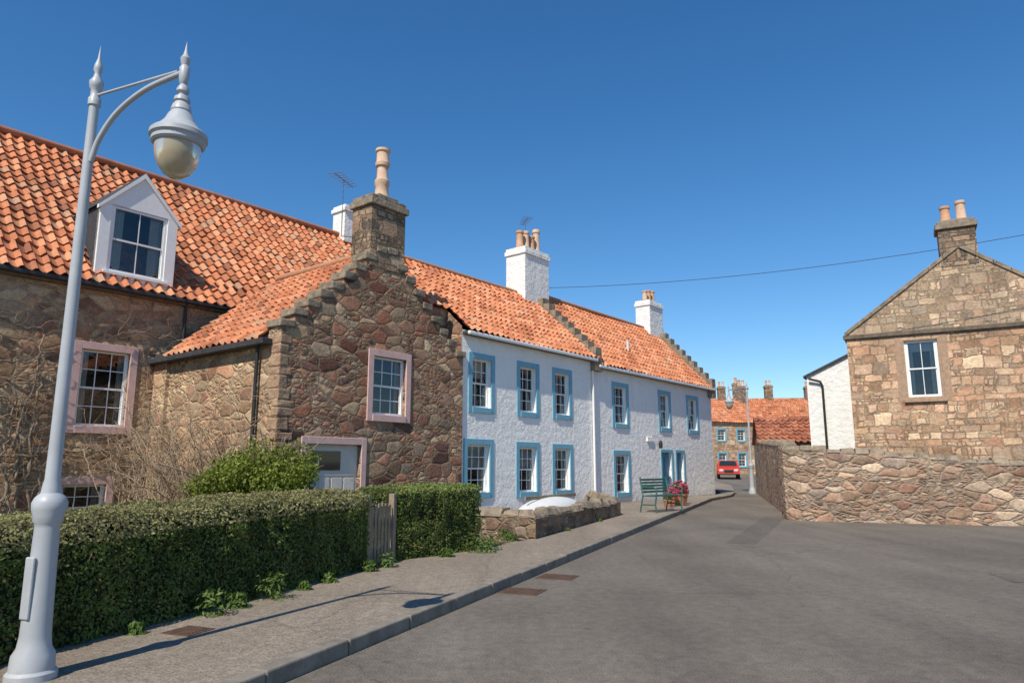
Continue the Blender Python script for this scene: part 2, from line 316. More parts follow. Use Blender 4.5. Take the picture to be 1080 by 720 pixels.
def wall(name,parent,mat,p0,ux,L,z0,z1,ops,reveal=.16):
    ux=Vector((ux[0],ux[1],0)).normalized(); inn=Vector((-ux.y,ux.x,0)); p0=Vector((p0[0],p0[1],0))
    xs=sorted(set([0,L]+[o[0] for o in ops]+[o[1] for o in ops])); zs=sorted(set([z0,z1]+[o[2] for o in ops]+[o[3] for o in ops]))
    mb=MB(); P=lambda a,z,d=0:(p0+ux*a+inn*d+Vector((0,0,z)))
    for i in range(len(xs)-1):
        for k in range(len(zs)-1):
            cx=(xs[i]+xs[i+1])/2; cz=(zs[k]+zs[k+1])/2
            if any(o[0]<cx<o[1] and o[2]<cz<o[3] for o in ops): continue
            mb.poly([P(xs[i],zs[k]),P(xs[i+1],zs[k]),P(xs[i+1],zs[k+1]),P(xs[i],zs[k+1])])
    for a,b,c,d in ops:
        r=reveal
        mb.poly([P(a,c),P(a,d),P(a,d,r),P(a,c,r)]); mb.poly([P(b,c),P(b,c,r),P(b,d,r),P(b,d)])
        mb.poly([P(a,d),P(b,d),P(b,d,r),P(a,d,r)]); mb.poly([P(a,c),P(a,c,r),P(b,c,r),P(b,c)])
    return mb.build(name,mat,parent)

def window(parent,x0,x1,z0,z1,y0,sur,surmat,sashmat,cols=3,rows=2,reveal=.10,curtain=.5,sill=None,proud=.03,frame=.055):
    w=root('window'); w.parent=parent
    ix0,ix1,iz0,iz1=x0+sur,x1-sur,z0+sur,z1-sur
    if sur>0:
        mb=MB(); a=y0-proud; b=y0+.02
        mb.box(x0,ix0,a,b,z0,z1).box(ix1,x1,a,b,z0,z1).box(ix0,ix1,a,b,iz1,z1).box(ix0,ix1,a-.02,b,z0,iz0)
        mb.build('surround',surmat,w,bevel=.008)
    if sill: MB().box(x0-.06,x1+.06,y0-.10,y0+.02,z0-.11,z0-.002).build('sill',sill,w,bevel=.01)
    y=y0+reveal; mb=MB(); fr=frame
    mb.box(ix0,ix0+fr,y,y+.1,iz0,iz1).box(ix1-fr,ix1,y,y+.1,iz0,iz1).box(ix0+fr,ix1-fr,y,y+.1,iz1-fr,iz1).box(ix0+fr,ix1-fr,y-.02,y+.1,iz0,iz0+fr)
    zm=(iz0+iz1)/2; jx0,jx1,jz0,jz1=ix0+fr,ix1-fr,iz0+fr,iz1-fr
    mb.box(jx0,jx1,y+.015,y+.08,zm-.025,zm+.025)
    bw=.011
    for (za,zb,yy) in ((jz0,zm-.025,y+.055),(zm+.025,jz1,y+.025)):
        st=.035
        mb.box(jx0,jx0+st,yy-.012,yy+.012,za,zb).box(jx1-st,jx1,yy-.012,yy+.012,za,zb)
        for c in range(1,cols):
            xx=jx0+(jx1-jx0)*c/cols; mb.box(xx-bw,xx+bw,yy-.010,yy+.010,za,zb)
        for r_ in range(1,rows):
            zz=za+(zb-za)*r_/rows; mb.box(jx0+st,jx1-st,yy-.0085,yy+.0085,zz-bw,zz+bw)
    mb.build('sash_frame',sashmat,w)
    g=MB(); g.poly([(jx0,y+.056,jz0),(jx1,y+.056,jz0),(jx1,y+.056,zm),(jx0,y+.056,zm)]); g.poly([(jx0,y+.026,zm),(jx1,y+.026,zm),(jx1,y+.026,jz1),(jx0,y+.026,jz1)])
    g.build('glass',M['glass'],w)
    a,b,c,d=ix0-.003,ix1+.003,iz0-.003,iz1+.003; e=y+1.3
    r=MB(); r.poly([(a-.3,e,c-.3),(b+.3,e,c-.3),(b+.3,e,d+.3),(a-.3,e,d+.3)]); 
    for q in ([(a,y+.1,c),(b,y+.1,c),(b+.3,e,c-.3),(a-.3,e,c-.3)],[(a,y+.1,d),(b,y+.1,d),(b+.3,e,d+.3),(a-.3,e,d+.3)],[(a,y+.1,c),(a,y+.1,d),(a-.3,e,d+.3),(a-.3,e,c-.3)],[(b,y+.1,c),(b,y+.1,d),(b+.3,e,d+.3),(b+.3,e,c-.3)]): r.poly(q)
    r.build('room',M['room'],w)
    if curtain>0:
        cm=MB(); W=ix1-ix0
        for side in (0,1):
            n=10; wd=W*random.uniform(.14,.28)
            for k in range(n):
                xa=(ix0+wd*k/n) if side==0 else (ix1-wd*k/n); xb=(ix0+wd*(k+1)/n) if side==0 else (ix1-wd*(k+1)/n)
                ya=y+.17+.02*(k%2); yb=y+.17+.02*((k+1)%2)
                cm.poly([(xa,ya,iz0),(xb,yb,iz0),(xb,yb,iz1),(xa,ya,iz1)])
        if random.random()<curtain:
            hgt=random.uniform(.15,.5)*(iz1-iz0); cm.poly([(ix0,y+.14,iz1-hgt),(ix1,y+.14,iz1-hgt),(ix1,y+.14,iz1),(ix0,y+.14,iz1)])
        cm.build('curtains',M['curtain'],w)
    return (ix0-.004,ix1+.004,iz0-.004,iz1+.004)

def pantiles(name,parent,mat,O,A,B,W,S,tw=.27,ch=.32,seg=6,wob=.02,amp=.042):
    O=np.array(O,float);A=np.array(A,float);A/=np.linalg.norm(A);B=np.array(B,float);B/=np.linalg.norm(B)
    Nn=np.cross(A,B); Nn*= 1 if Nn[2]>0 else -1
    nc=max(1,int(round(W/tw))); nr=max(1,int(round(S/ch))); tw=W/nc; ch=S/nr
    tt=np.arange(nc*seg+1)/seg
    ph=tt%1.0
    prof=amp*(np.cos(2*np.pi*ph)+.35*np.cos(4*np.pi*ph+.9))
    V=[]
    seed=rng.uniform(0,10)
    for r in range(nr):
        jit=rng.normal(0,.009,nc+1)[np.minimum(tt.astype(int),nc)]
        jx=rng.normal(0,.012)
        for e,(row,h) in enumerate(((r-.12,.052),(r+1,.0))):
            x=tt*tw+jx; y=row*ch+(jit*1.4 if e==0 else 0)
            wv=wob*(np.sin(x*.9+seed)+np.sin(x*.37+row*ch*.8+seed*2)+np.sin(row*ch*1.3+seed))
            yy=np.broadcast_to(y,x.shape)
            P=O[None,:]+x[:,None]*A+yy[:,None]*B+((prof+h+(jit if e==0 else 0)+wv)[:,None])*Nn
            V.append(P)
    V=np.concatenate(V); n=nc*seg+1; F=[]
    for l in range(nr*2-1):
        a=np.arange(n-1)+l*n
        F.append(np.stack([a,a+1,a+1+n,a+n],1))
    F=np.concatenate(F)
    me=bpy.data.meshes.new(name); me.from_pydata(V.tolist(),[],F.tolist()); uvl=me.uv_layers.new(name='UVMap')
    fc=np.arange(len(F)); li=fc//(n-1); col=(fc%(n-1))//seg; rowi=(li+1)//2
    uvs=np.repeat(np.stack([col+.5,rowi+.5],1),4,axis=0).astype(np.float32)
    uvl.data.foreach_set('uv',uvs.ravel())
    me.materials.append(mat); me.shade_smooth()
    try: me.set_sharp_from_angle(angle=math.radians(50))
    except Exception: pass
    return link(bpy.data.objects.new(name,me),parent)

def leaves(name,P,Nrm,size,mat,parent,spread=.9,aspect=.55):
    n=len(P); P=np.asarray(P,float); Nrm=np.asarray(Nrm,float)+rng.normal(0,spread,(n,3)); Nrm/=np.linalg.norm(Nrm,axis=1)[:,None]
    T=np.cross(Nrm,rng.normal(0,1,(n,3))); T/=np.linalg.norm(T,axis=1)[:,None]; Bn=np.cross(Nrm,T)
    s=(size*rng.uniform(.6,1.4,n))[:,None]
    V=np.stack([P-T*s,P-Bn*s*aspect+Nrm*s*.15,P+T*s,P+Bn*s*aspect+Nrm*s*.15],1).reshape(-1,3)
    me=bpy.data.meshes.new(name); me.vertices.add(4*n); me.vertices.foreach_set('co',V.ravel().astype(np.float32))
    me.loops.add(4*n); me.loops.foreach_set('vertex_index',np.arange(4*n,dtype=np.int32))
    me.polygons.add(n); me.polygons.foreach_set('loop_start',np.arange(0,4*n,4,dtype=np.int32))
    me.update(calc_edges=True); me.materials.append(mat)
    return link(bpy.data.objects.new(name,me),parent)

def pot(parent,x,y,z,h=.75,r=.15,mat=None,name='chimney_pot'):
    lathe(name,[(r*1.15,0),(r*1.15,.06),(r,.09),(r*.86,h*.85),(r*1.05,h*.87),(r*1.08,h*.97),(r*.95,h),(r*.75,h),(r*.7,h*.6)],mat or M['pot'],parent,x,y,20,z=z)
def chimney(parent,x0,x1,y0,y1,z0,z1,mat,capmat,pots,poth=.75,pr=.15,capd=.07):
    MB().box(x0,x1,y0,y1,z0,z1-.3).build('chimney_stack',mat,parent,bevel=.015)
    MB().box(x0-capd,x1+capd,y0-capd,y1+capd,z1-.3,z1-.12).box(x0-.01,x1+.01,y0-.01,y1+.01,z1-.12,z1).build('chimney_cap',capmat,parent,bevel=.02)
    if pots: MB().box(x0+.1,x1-.1,y0+.12,y1-.12,z1,z1+.07).build('haunching',M['haunch'],parent,bevel=.03)
    for (px,py,m_,s) in pots: pot(parent,px,py,z1-.01,poth*s,pr,m_)
def aerial(parent,x,y,z,ang=0):
    c,s=math.cos(ang),math.sin(ang); P=[[(x,y,z),(x,y,z+.9)],[(x-.5*c,y-.5*s,z+.85),(x+.5*c,y+.5*s,z+.85)]]
    for k in range(7):
        t=-.45+.15*k; l=.22-.012*k
        P.append([(x+t*c+s*l,y+t*s-c*l,z+.86),(x+t*c-s*l,y+t*s+c*l,z+.86)])
    tube('tv_aerial',P,.009,M['alu'],parent,1)

# ------------------------------------------------------------ ground
def gz(y): return 0 if y<38 else min((y-38)*.02,.75)
Ys=[-300,-60,-20,0,10,20,30,36,38,42,46,50,55,60,65,70,75.5,76,90,150,400,1500]
Xs=[-1500,-300,-60,-20,0,20,60,300,1500]
mb=MB(); 
for y in Ys:
    for x in Xs: mb.v.append((x,y,gz(y)-.006))
nX=len(Xs)
for j in range(len(Ys)-1):
    for i in range(nX-1): mb.f.append([j*nX+i,j*nX+i+1,(j+1)*nX+i+1,(j+1)*nX+i])
mb.build('ground',M['ground'])
def XL(y):
    pts=[(-40,-19.7),(30.6,8.53),(34,10.4),(37,11.5),(45,13.8),(60,15.5),(76,17)]
    return float(np.interp(y,[p[0] for p in pts],[p[1] for p in pts]))
def XR(y):
    pts=[(-40,45),(14,45),(16,22),(20,8.6),(21.2,8.2),(38,13.3),(60,30),(76,60)]
    return float(np.interp(y,[p[0] for p in pts],[p[1] for p in pts]))
ry=[-40,-20,-8,0,4,8,12,14,15,16,17,18,19,20,21.2,24,28,30.6,34,37,38,42,46,50,55,60,65,70,76]
mb=MB()
for y in ry: mb.v+= [(XL(y)+.02,y,gz(y)),(XR(y),y,gz(y))]
for j in range(len(ry)-1): mb.f.append([2*j,2*j+1,2*j+3,2*j+2])
mb.build('road',M['road'])
mb=MB(); mb.poly([(4.2,14.2,.004),(4.7,14.0,.004),(7.9,20.9,.004),(7.5,21.4,.004)]); mb.poly([(6.5,9.5,.004),(9.4,9.0,.004),(9.6,9.8,.004),(6.7,10.3,.004)])
mb.build('road_repair_patch',M['patch'])
def XP(y):
    pts=[(-40,-22.5),(0,-5.6),(10,-2.1),(10.7,-1.95),(12.3,-.8),(13.9,.5),(20.35,3.1),(20.5,-1.2),(34.2,9.75),(34.6,9.9),(37,10.8),(45,12.2),(60,14)]
    return float(np.interp(y,[p[0] for p in pts],[p[1] for p in pts]))
py=[-40,-10,0,3,6,8,10,10.7,12.3,13.9,16,18,20.35,20.5,24,28,30.6,34.2,34.6,37,41,45,52,60]
mb=MB()
for y in py: mb.v+=[(XP(y),y,gz(y)+.11),(XL(y)-.135,y,gz(y)+.11)]
for j in range(len(py)-1): mb.f.append([2*j,2*j+1,2*j+3,2*j+2])
mb.build('pavement',M['pave'])
mb=MB(); y=-12
while y<58:
    l=.9; y1=y+l-.012
    a=Vector((XL(y),y,0)); b=Vector((XL(y1),y1,0)); d=(b-a).normalized(); nrm=Vector((d.y,-d.x,0)); z=gz(y); j=random.uniform(-.006,.006)
    q=[a-nrm*.14,a+nrm*j,b+nrm*j,b-nrm*.14]; top=z+.118+random.uniform(-.006,.006)
    i=len(mb.v); mb.v+=[(p.x,p.y,z-.05) for p in q]+[(p.x,p.y,top) for p in q]
    for f in ((4,5,6,7),(0,1,5,4),(1,2,6,5),(2,3,7,6),(3,0,4,7)): mb.f.append([i+k for k in f])
    y+=l
mb.build('kerb',M['kerb'],bevel=.014)
def cover(x,y,z,w,l,ang,name='drain_cover'):
    r=root(name,(x,y,z),ang); mb=MB().box(-w/2,w/2,-l/2,l/2,-.03,.006)
    mb.build('frame',M['iron'],r,bevel=.004)
    mb=MB()
    for k in range(6): mb.box(-w/2+.04,w/2-.04,-l/2+.04+k*(l-.08)/6,-l/2+.04+(k+.6)*(l-.08)/6,.006,.012)
    mb.build('bars',M['iron'],r)
cover(.62,9.95,0.002,.5,.42,-.38); cover(.12,8.85,0.002,.5,.42,-.38); cover(-2.75,6.3,.112,.3,.3,-.38,'access_cover')

# ------------------------------------------------------------ row frame
TH=math.atan2(.7846,.62); OX,OY=-1.46,20.1; tx,ty=.62,.7846
def R(lx,ly): return (OX+lx*tx-ly*ty, OY+lx*ty+ly*tx, 0)

def crow_slope(parent,x0,x1,yA,zA,yB,zB,n,up=.12,name='crow_steps',mat=None):
    mb=MB(); w=(yB-yA)/n; h=(zB-zA)/n
    for i in range(n):
        z1=zA+h*(i+1)+up+random.uniform(-.02,.02)
        mb.box(x0+random.uniform(-.02,.02),x1+random.uniform(-.02,.02),yA+w*i+.004,yA+w*(i+1)-.004,zA+h*i-.35,z1-.0,.008)
    mb.build(name,mat or M['crow'],parent,bevel=.02)

# ---- gable house
GH=root('stone_gable_cottage',R(-6.0,-.06),TH)
o1=window(GH,2.5,3.95,2.57,4.38,0,.17,M['pink'],M['white'],3,2,sill=None,curtain=.4)
dop=(.82,2.37,0,1.98)
wall('front_wall',GH,M['rubble'],(0,0),(1,0),6.0,0,4.42,[o1,dop])
wall('side_wall',GH,M['rubble_warm'],(0,5.0),(0,-1),5.0,0,4.42,[])
wall('far_side_wall',GH,M['rubble'],(6.0,0),(0,1),5.0,3.0,4.42,[])
mb=MB().box(.66,.815,-.03,.02,0,2.14).box(2.375,2.53,-.03,.02,0,2.14).box(.815,2.375,-.03,.02,1.975,2.14); mb.build('door_surround',M['pink'],GH,bevel=.01)
mb=MB().box(.82,2.37,.12,.17,0,1.98)
for k in range(4): mb.box(.9+k*.36,.9+k*.36+.3,.105,.12,.1,1.2)
mb.box(.9,2.29,.105,.12,1.25,1.32); mb.build('garage_door',M['doorwhite'],GH,bevel=.006)
mb=MB(); mb.box(.95,1.85,.1,.118,1.38,1.82); mb.build('door_light',M['carglass'],GH)
mb=MB().box(1.2,1.23,.09,.099,1.48,1.66).box(1.12,1.23,.09,.099,1.66,1.69); mb.build('house_number',M['white'],GH)
mb=MB(); caps=MB(); n=9; w=3.0/n
for i in range(n):
    zt=4.36+.90*(i+1)*w
    for sx in (0,1):
        a=i*w if sx==0 else 6.0-(i+1)*w; b_=a+w
        z_=zt+random.uniform(-.035,.035)
        mb.box(a,b_,0,.5,4.42,z_-.14)
        jl=random.uniform(0,.05)
        caps.box(a-.03-jl if sx==0 else a+.006,b_-.006 if sx==0 else b_+.03+jl,-.03-random.uniform(0,.02),.53,z_-.138,z_+.05,.018)
mb.build('gable_wall',M['rubble'],GH); caps.build('crow_steps',M['crow'],GH,bevel=.03)
mb=MB(); z=0
while z<4.3:
    h=random.uniform(.16,.34); l=random.choice([.22,.3,.42])
    mb.box(-.014,l,-.014,.66-l,z+.012,min(z+h,4.4)-.012,.016); z+=h
mb.build('quoins',noisy_mat('quoin_stone',(.26,.145,.10),(.48,.335,.21),3,.95,.9,.04,9,dirt=(5,(.20,.125,.09),.52)),GH,bevel=.03)
sl=math.hypot(3.15,2.75)
pantiles('pantile_roof',GH,M['tile'],(-.18,.5,4.30),(0,1,0),(3.18,0,2.75),4.45,sl)
pantiles('pantile_roof_far_side',GH,M['tile'],(6.18,.5,4.30),(0,1,0),(-3.18,0,2.75),4.45,sl)
tube('ridge_tiles',[[(3.0,.5,7.08),(3.0,4.95,7.08)]],.11,M['mortar'],GH)
MB().poly([(0,4.9,4.4),(6,4.9,4.4),(3,4.9,7.0)]).build('rear_gable',M['rubble'],GH)
MB().box(-.28,-.02,.3,5.75,4.16,4.30).box(-.10,.6,4.95,5.75,4.30,4.42).build('lead_eave',M['lead'],GH,bevel=.02)
MB().box(-.1,1.5,5.0,5.7,0,4.16).build('link_wall',M['rubble_warm'],GH)
tube('drainpipe',[[(-.10,.75,4.2),(-.10,.75,1.0),(-.10,.75,.1)]],.045,M['dark'],GH)
chimney(GH,2.42,3.6,-.02,.75,6.5,8.45,M['chim_stone'],M['crow'],[])
lathe('tall_chimney_pot',[(.23,0),(.23,.12),(.19,.18),(.17,.45),(.20,.5),(.20,.62),(.15,.68),(.14,1.0),(.19,1.03),(.20,1.12),(.17,1.16),(.165,1.42),(.2,1.45),(.2,1.52),(.14,1.52),(.12,1.2)],M['potpale'],GH,3.05,.35,24,z=8.44)
MB().box(2.7,3.4,.05,.65,8.45,8.56).build('pot_haunching',M['haunch'],GH,bevel=.04)
aerial(GH,2.2,.9,8.1,.4)
tube('aerial_bracket',[[(2.2,.9,8.1),(2.2,.9,7.4),(2.45,.7,7.4)]],.014,M['alu'],GH,1)

# ---- main house
MH=root('stone_house_with_dormer',R(-20,5.7),TH)
wx=12.69
o1=window(MH,wx-.78,wx+.78,2.28,4.58,0,.19,M['pink'],M['white'],3,2,sill=None,curtain=.7)
o2=window(MH,wx-.92,wx+.5,-.3,1.22,0,.20,M['pink'],M['white'],3,2,sill=None,curtain=.1)
o2=(o2[0],o2[1],0,o2[3])
wall('front_wall',MH,M['rubble_warm'],(0,0),(1,0),24.6,0,6.1,[o1,o2])
wall('end_wall',MH,M['rubble_warm'],(24.6,0),(0,1),9,0,6.1,[])
wall('back_wall',MH,M['rubble_warm'],(24.6,9),(-1,0),24.6,0,6.1,[])
MB().poly([(24.6,0,6.1),(24.6,9,6.1),(24.6,4.5,11.15)]).build('gable',M['rubble_warm'],MH)
sl=math.hypot(4.75,5.05)
pantiles('pantile_roof',MH,M['tile'],(0,-.22,6.12),(1,0,0),(0,4.75,5.05),24.7,sl,wob=.03,tw=.30,ch=.34,amp=.048)
MB().poly([(0,9.25,6.1),(24.6,9.25,6.1),(24.6,4.5,11.2),(0,4.5,11.2)]).build('rear_roof',M['tile_brown'],MH)
tube('ridge_tiles',[[(0,4.52,11.27),(24.7,4.52,11.27)]],.12,M['tile_brown'],MH)
MB().box(0,24.6,-.26,-.12,5.98,6.10).build('gutter',M['lead'],MH,bevel=.03)
MB().box(0,24.6,-.12,-.002,5.92,6.08).build('eaves_course',M['string'],MH)
chimney(MH,23.2,24.4,4.1,4.9,10.9,12.55,M['harl2'],M['harl2'],[])
tube('drainpipe',[[(14.6,-.1,6.0),(14.6,-.1,.1)]],.045,M['dark'],MH)
D=root('dormer',(13.22,0,0)); D.parent=MH
window(D,-.74,.74,6.5,8.32,.02,0,M['white'],M['white'],2,1,reveal=.03,curtain=.3,frame=.07)
mb=MB().box(-1.02,-.74,.02,.2,6.2,8.32).box(.74,1.02,.02,.2,6.2,8.32).box(-.74,.74,.0,.2,6.2,6.5); 
mb.poly([(-1.02,.02,8.32),(1.02,.02,8.32),(0,.02,9.35)]); mb.box(-.85,.85,-.06,.02,6.42,6.5)
mb.build('dormer_front',M['white'],D,bevel=.008)
for s in (-1,1):
    mb=MB(); th=.10; a=(s*1.10,8.22); t=(0,9.42)
    mb.v=[(a[0],-.04,a[1]),(0,-.04,t[1]),(0,-.04,t[1]-th*1.5),(a[0],-.04,a[1]-th),(a[0],.06,a[1]),(0,.06,t[1]),(0,.06,t[1]-th*1.5),(a[0],.06,a[1]-th)]
    mb.f=[[0,1,2,3],[7,6,5,4],[0,4,5,1],[3,2,6,7],[0,3,7,4]]; mb.build('bargeboard',M['white'],D)
    MB().poly([(s*1.10,-.03,8.23),(0,-.03,9.44),(0,3.2,9.44),(s*1.10,2.1,8.23)]).build('dormer_roof',M['slate'],D)
    MB().poly([(s*1.02,.1,6.15),(s*1.02,.1,8.3),(s*1.02,2.1,8.3)]).build('dormer_cheek',M['slate'],D)

# ---- white houses
def white_house(name,lx,L,ze,zr,wins,doors,left_ext=0,lgm=None):
    H=root(name,R(lx,0),TH); ops=[]
    for (a,b_,c,d) in wins:
        ops.append(window(H,a,b_,c,d,0,.17,M['blue'],M['white'],3,2,reveal=.11,curtain=.75,sill=None,proud=.025,frame=.05))
    for (a,b_,d) in doors: ops.append((a+.12,b_-.12,0,d-.12))
    wall('front_wall',H,M['harl'],(0,0),(1,0),L,0,ze,ops)
    wall('back_wall',H,M['harl'],(L,5.6),(-1,0),L,0,ze,[])
    k=(zr-ze+.05)/3.0; zf=lambda y: ze-.04+k*(y+.2)-.045
    for x,gm in ((0,lgm or M['harl']),(L,M['harl'])):
        MB().poly([(x,0,0),(x,5.6,0),(x,5.6,ze),(x,2.8,zf(2.8)),(x,0,zf(0))]).build('gable_wall',gm,H)
    pantiles('pantile_roof',H,M['tile_new'],(0,-.2,ze-.04),(1,0,0),(0,3.0,zr-ze+.05),L,math.hypot(3.0,zr-ze+.1),wob=.018)
    if left_ext:
        y0=.6; z0=ze-.04+k*(y0+.2)
        pantiles('pantile_roof_over_party_wall',H,M['tile_new'],(-left_ext,y0,z0),(1,0,0),(0,3.0,zr-ze+.05),left_ext+.0,math.hypot(2.2,2.2*k),wob=.018)
        wall('party_wall',H,lgm,(-left_ext,y0+.06),(1,0),left_ext,4.0,z0-.02,[])
    MB().poly([(-left_ext,5.8,ze-.05),(L,5.8,ze-.05),(L,2.8,zr),(-left_ext,2.8,zr)]).build('rear_roof',M['tile_brown'],H)
    tube('ridge_tiles',[[(-left_ext,2.82,zr+.08),(L,2.82,zr+.08)]],.10,M['mortar'],H)
    MB().box(0.05,L-.05,-.28,-.17,ze-.16,ze-.05).build('gutter',M['white'],H,bevel=.03)
    MB().box(0.02,L-.02,-.17,-.002,ze-.15,ze-.06).build('soffit_shadow_strip',M['lead'],H)  # soffit coloured dark to stand for the shadow line under the eaves
    return H
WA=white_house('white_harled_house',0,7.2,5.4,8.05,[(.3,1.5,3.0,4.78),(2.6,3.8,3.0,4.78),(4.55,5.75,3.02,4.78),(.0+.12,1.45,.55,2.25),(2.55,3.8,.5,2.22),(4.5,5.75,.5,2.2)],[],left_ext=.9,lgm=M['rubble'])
crow_slope(WA,6.98,7.42,-.25,5.25,2.7,8.0,10,.26)
chimney(WA,6.15,7.75,2.35,3.3,7.6,9.95,M['harl2'],M['harl2'],[(6.4,2.8,M['pot'],1.0),(6.78,2.8,M['potpale'],1.1),(7.14,2.8,M['pot'],.95),(7.5,2.8,M['potpale'],1.45)],.75,.15,.05)
aerial(WA,7.3,3.2,10.6,.9); tube('aerial_pole',[[(7.3,3.2,9.5),(7.3,3.2,10.6)]],.012,M['alu'],WA,1)
tube('downpipe',[[(7.05,-.22,5.3),(7.05,-.08,5.05),(7.05,-.08,.1)]],.045,M['white'],WA)
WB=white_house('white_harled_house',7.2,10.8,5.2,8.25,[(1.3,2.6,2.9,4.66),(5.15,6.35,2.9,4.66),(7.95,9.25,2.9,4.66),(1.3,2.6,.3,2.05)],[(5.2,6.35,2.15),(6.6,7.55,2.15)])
for (a,b_,d) in [(5.2,6.35,2.15),(6.6,7.55,2.15)]:
    dr=root('door'); dr.parent=WB
    MB().box(a,a+.12,-.03,.02,0,d).box(b_-.12,b_,-.03,.02,0,d).box(a+.12,b_-.12,-.03,.02,d-.12,d).build('surround',M['blue'],dr,bevel=.006)
    mb=MB().box(a+.12,b_-.12,.12,.16,0,d-.12); m_=(a+b_)/2
    for z0_,z1_ in ((.25,.85),(1.0,1.85)):
        for x0_,x1_ in ((a+.2,m_-.04),(m_+.04,b_-.2)): mb.box(x0_,x1_,.108,.12,z0_,z1_)
    mb.build('door_leaf',M['bluedoor'],dr,bevel=.008)
crow_slope(WB,10.45,10.88,-.25,5.05,2.7,8.2,10,.26)
chimney(WB,9.4,10.85,2.4,3.2,7.8,9.75,M['harl2'],M['harl2'],[(9.7,2.8,M['potpale'],.8),(10.1,2.8,M['pot'],.95),(10.5,2.8,M['pot'],1.0)],.7,.13,.05)
MB().box(4.0,4.5,-.06,-.0,2.45,2.62).build('meter_box',M['harl2'],WB)
tube('vent_pipe',[[(4.3,.9,6.2),(4.3,.9,6.75)]],.06,M['boat'],WB)
lathe('wall_lamp',[(.0,.16),(.05,.14),(.09,.0),(.07,-.16),(0,-.18)],M['dark'],WB,4.9,-.18,12,z=2.35)

# ---- walls
def ribbon(pts,th,side=1):
    P=[Vector((p[0],p[1],0)) for p in pts]; out=[]
    for i,p in enumerate(P):
        a=(P[i]-P[i-1]).normalized() if i>0 else None; b_=(P[i+1]-P[i]).normalized() if i<len(P)-1 else None
        d=((a or b_)+(b_ or a)).normalized(); nn=Vector((-d.y,d.x,0))*side
        c=1 if (a is None or b_ is None) else max(.45,(nn.dot(Vector((-a.y,a.x,0))*side)))
        out.append(p+nn*th/c)
    return P,out
def stonewall(name,pts,zs,th,mat,side=1,cap=.09,z0=-.05,capmat=None,jag=.03,step=.35):
    r=root(name,(pts[0][0],pts[0][1],0))
    Q=[];Z=[]
    for i in range(len(pts)-1):
        a=Vector(pts[i]);b_=Vector(pts[i+1]); k=max(1,int((b_-a).length/step))
        for j in range(k): Q.append(a.lerp(b_,j/k)); Z.append(zs[i]+(zs[i+1]-zs[i])*j/k)
    Q.append(Vector(pts[-1]));Z.append(zs[-1])
    Z=[z+random.uniform(-jag,jag) for z in Z]
    o=Vector((pts[0][0],pts[0][1])); Q=[(q.x-o.x,q.y-o.y) for q in Q]
    F,B_=ribbon(Q,th,side); mb=MB(); n=len(F)
    for i in range(n-1):
        mb.poly([(F[i].x,F[i].y,z0),(F[i+1].x,F[i+1].y,z0),(F[i+1].x,F[i+1].y,Z[i+1]),(F[i].x,F[i].y,Z[i])])
        mb.poly([(B_[i].x,B_[i].y,z0),(B_[i+1].x,B_[i+1].y,z0),(B_[i+1].x,B_[i+1].y,Z[i+1]),(B_[i].x,B_[i].y,Z[i])])
        mb.poly([(F[i].x,F[i].y,Z[i]),(F[i+1].x,F[i+1].y,Z[i+1]),(B_[i+1].x,B_[i+1].y,Z[i+1]),(B_[i].x,B_[i].y,Z[i])])
    for i in (0,n-1): mb.poly([(F[i].x,F[i].y,z0),(B_[i].x,B_[i].y,z0),(B_[i].x,B_[i].y,Z[i]),(F[i].x,F[i].y,Z[i])])
    mb.build('masonry',mat,r)
    mb=MB(); 
    for i in range(n-1):
        z1=max(Z[i],Z[i+1])+cap*random.uniform(.5,1.35); za=min(Z[i],Z[i+1])-.02
        ov=random.uniform(.0,.07); f0=F[i].lerp(B_[i],-ov);f1=F[i+1].lerp(B_[i+1],-ov);b0=F[i].lerp(B_[i],1.05);b1=F[i+1].lerp(B_[i+1],1.05)
        f1=f0.lerp(f1,.97); b1=b0.lerp(b1,.97)
        k=len(mb.v); mb.v+=[(f0.x,f0.y,za),(f1.x,f1.y,za),(b1.x,b1.y,za),(b0.x,b0.y,za)]
        q=.2; tops=[f0.lerp(b0,q),f1.lerp(b1,q),b1.lerp(f1,q),b0.lerp(f0,q)]
        mb.v+=[(t.x+random.uniform(-.03,.03),t.y+random.uniform(-.03,.03),z1+random.uniform(-.025,.025)) for t in tops]
        for f in ((4,5,6,7),(0,1,5,4),(1,2,6,5),(2,3,7,6),(3,0,4,7)): mb.f.append([k+j for j in f])
    mb.build('coping',capmat or M['crow'],r,bevel=.03)
    return r
stonewall('low_garden_wall',[(-3.2,16.3),(-.55,14.75),(.46,14.06),(3.07,20.35),(3.02,25.5)],[.5,.5,.52,.46,.46],.38,M['lowwall'],1,.10,step=.40)
bt=root('upturned_boat',(1.0,18.0,.12),TH+.15); mb=MB(); ns=26; nsg=14
for i in range(ns+1):
    t=i/ns; w_=.58*max(0.02,math.sin(math.pi*(.03+.94*t)))**.6; hh=.60*(max(.02,math.sin(math.pi*(.03+.94*t)))**.35)
    for k in range(nsg+1):
        a=math.pi*k/nsg; mb.v.append((-1.7+3.4*t,-w_*math.cos(a),hh*math.sin(a)**.7 if math.sin(a)>0 else 0))
for i in range(ns):
    for k in range(nsg): s_=nsg+1; mb.f.append([i*s_+k,i*s_+k+1,(i+1)*s_+k+1,(i+1)*s_+k])
mb.build('hull',M['boat'],bt,smooth=True)
MB().box(-1.4,1.4,-.02,.02,.56,.65).build('keel',M['wood'],bt,bevel=.01)
MB().box(-.9,-.8,-.7,.7,-.12,.0).box(.8,.9,-.7,.7,-.12,.0).build('trestle',M['wood'],bt)
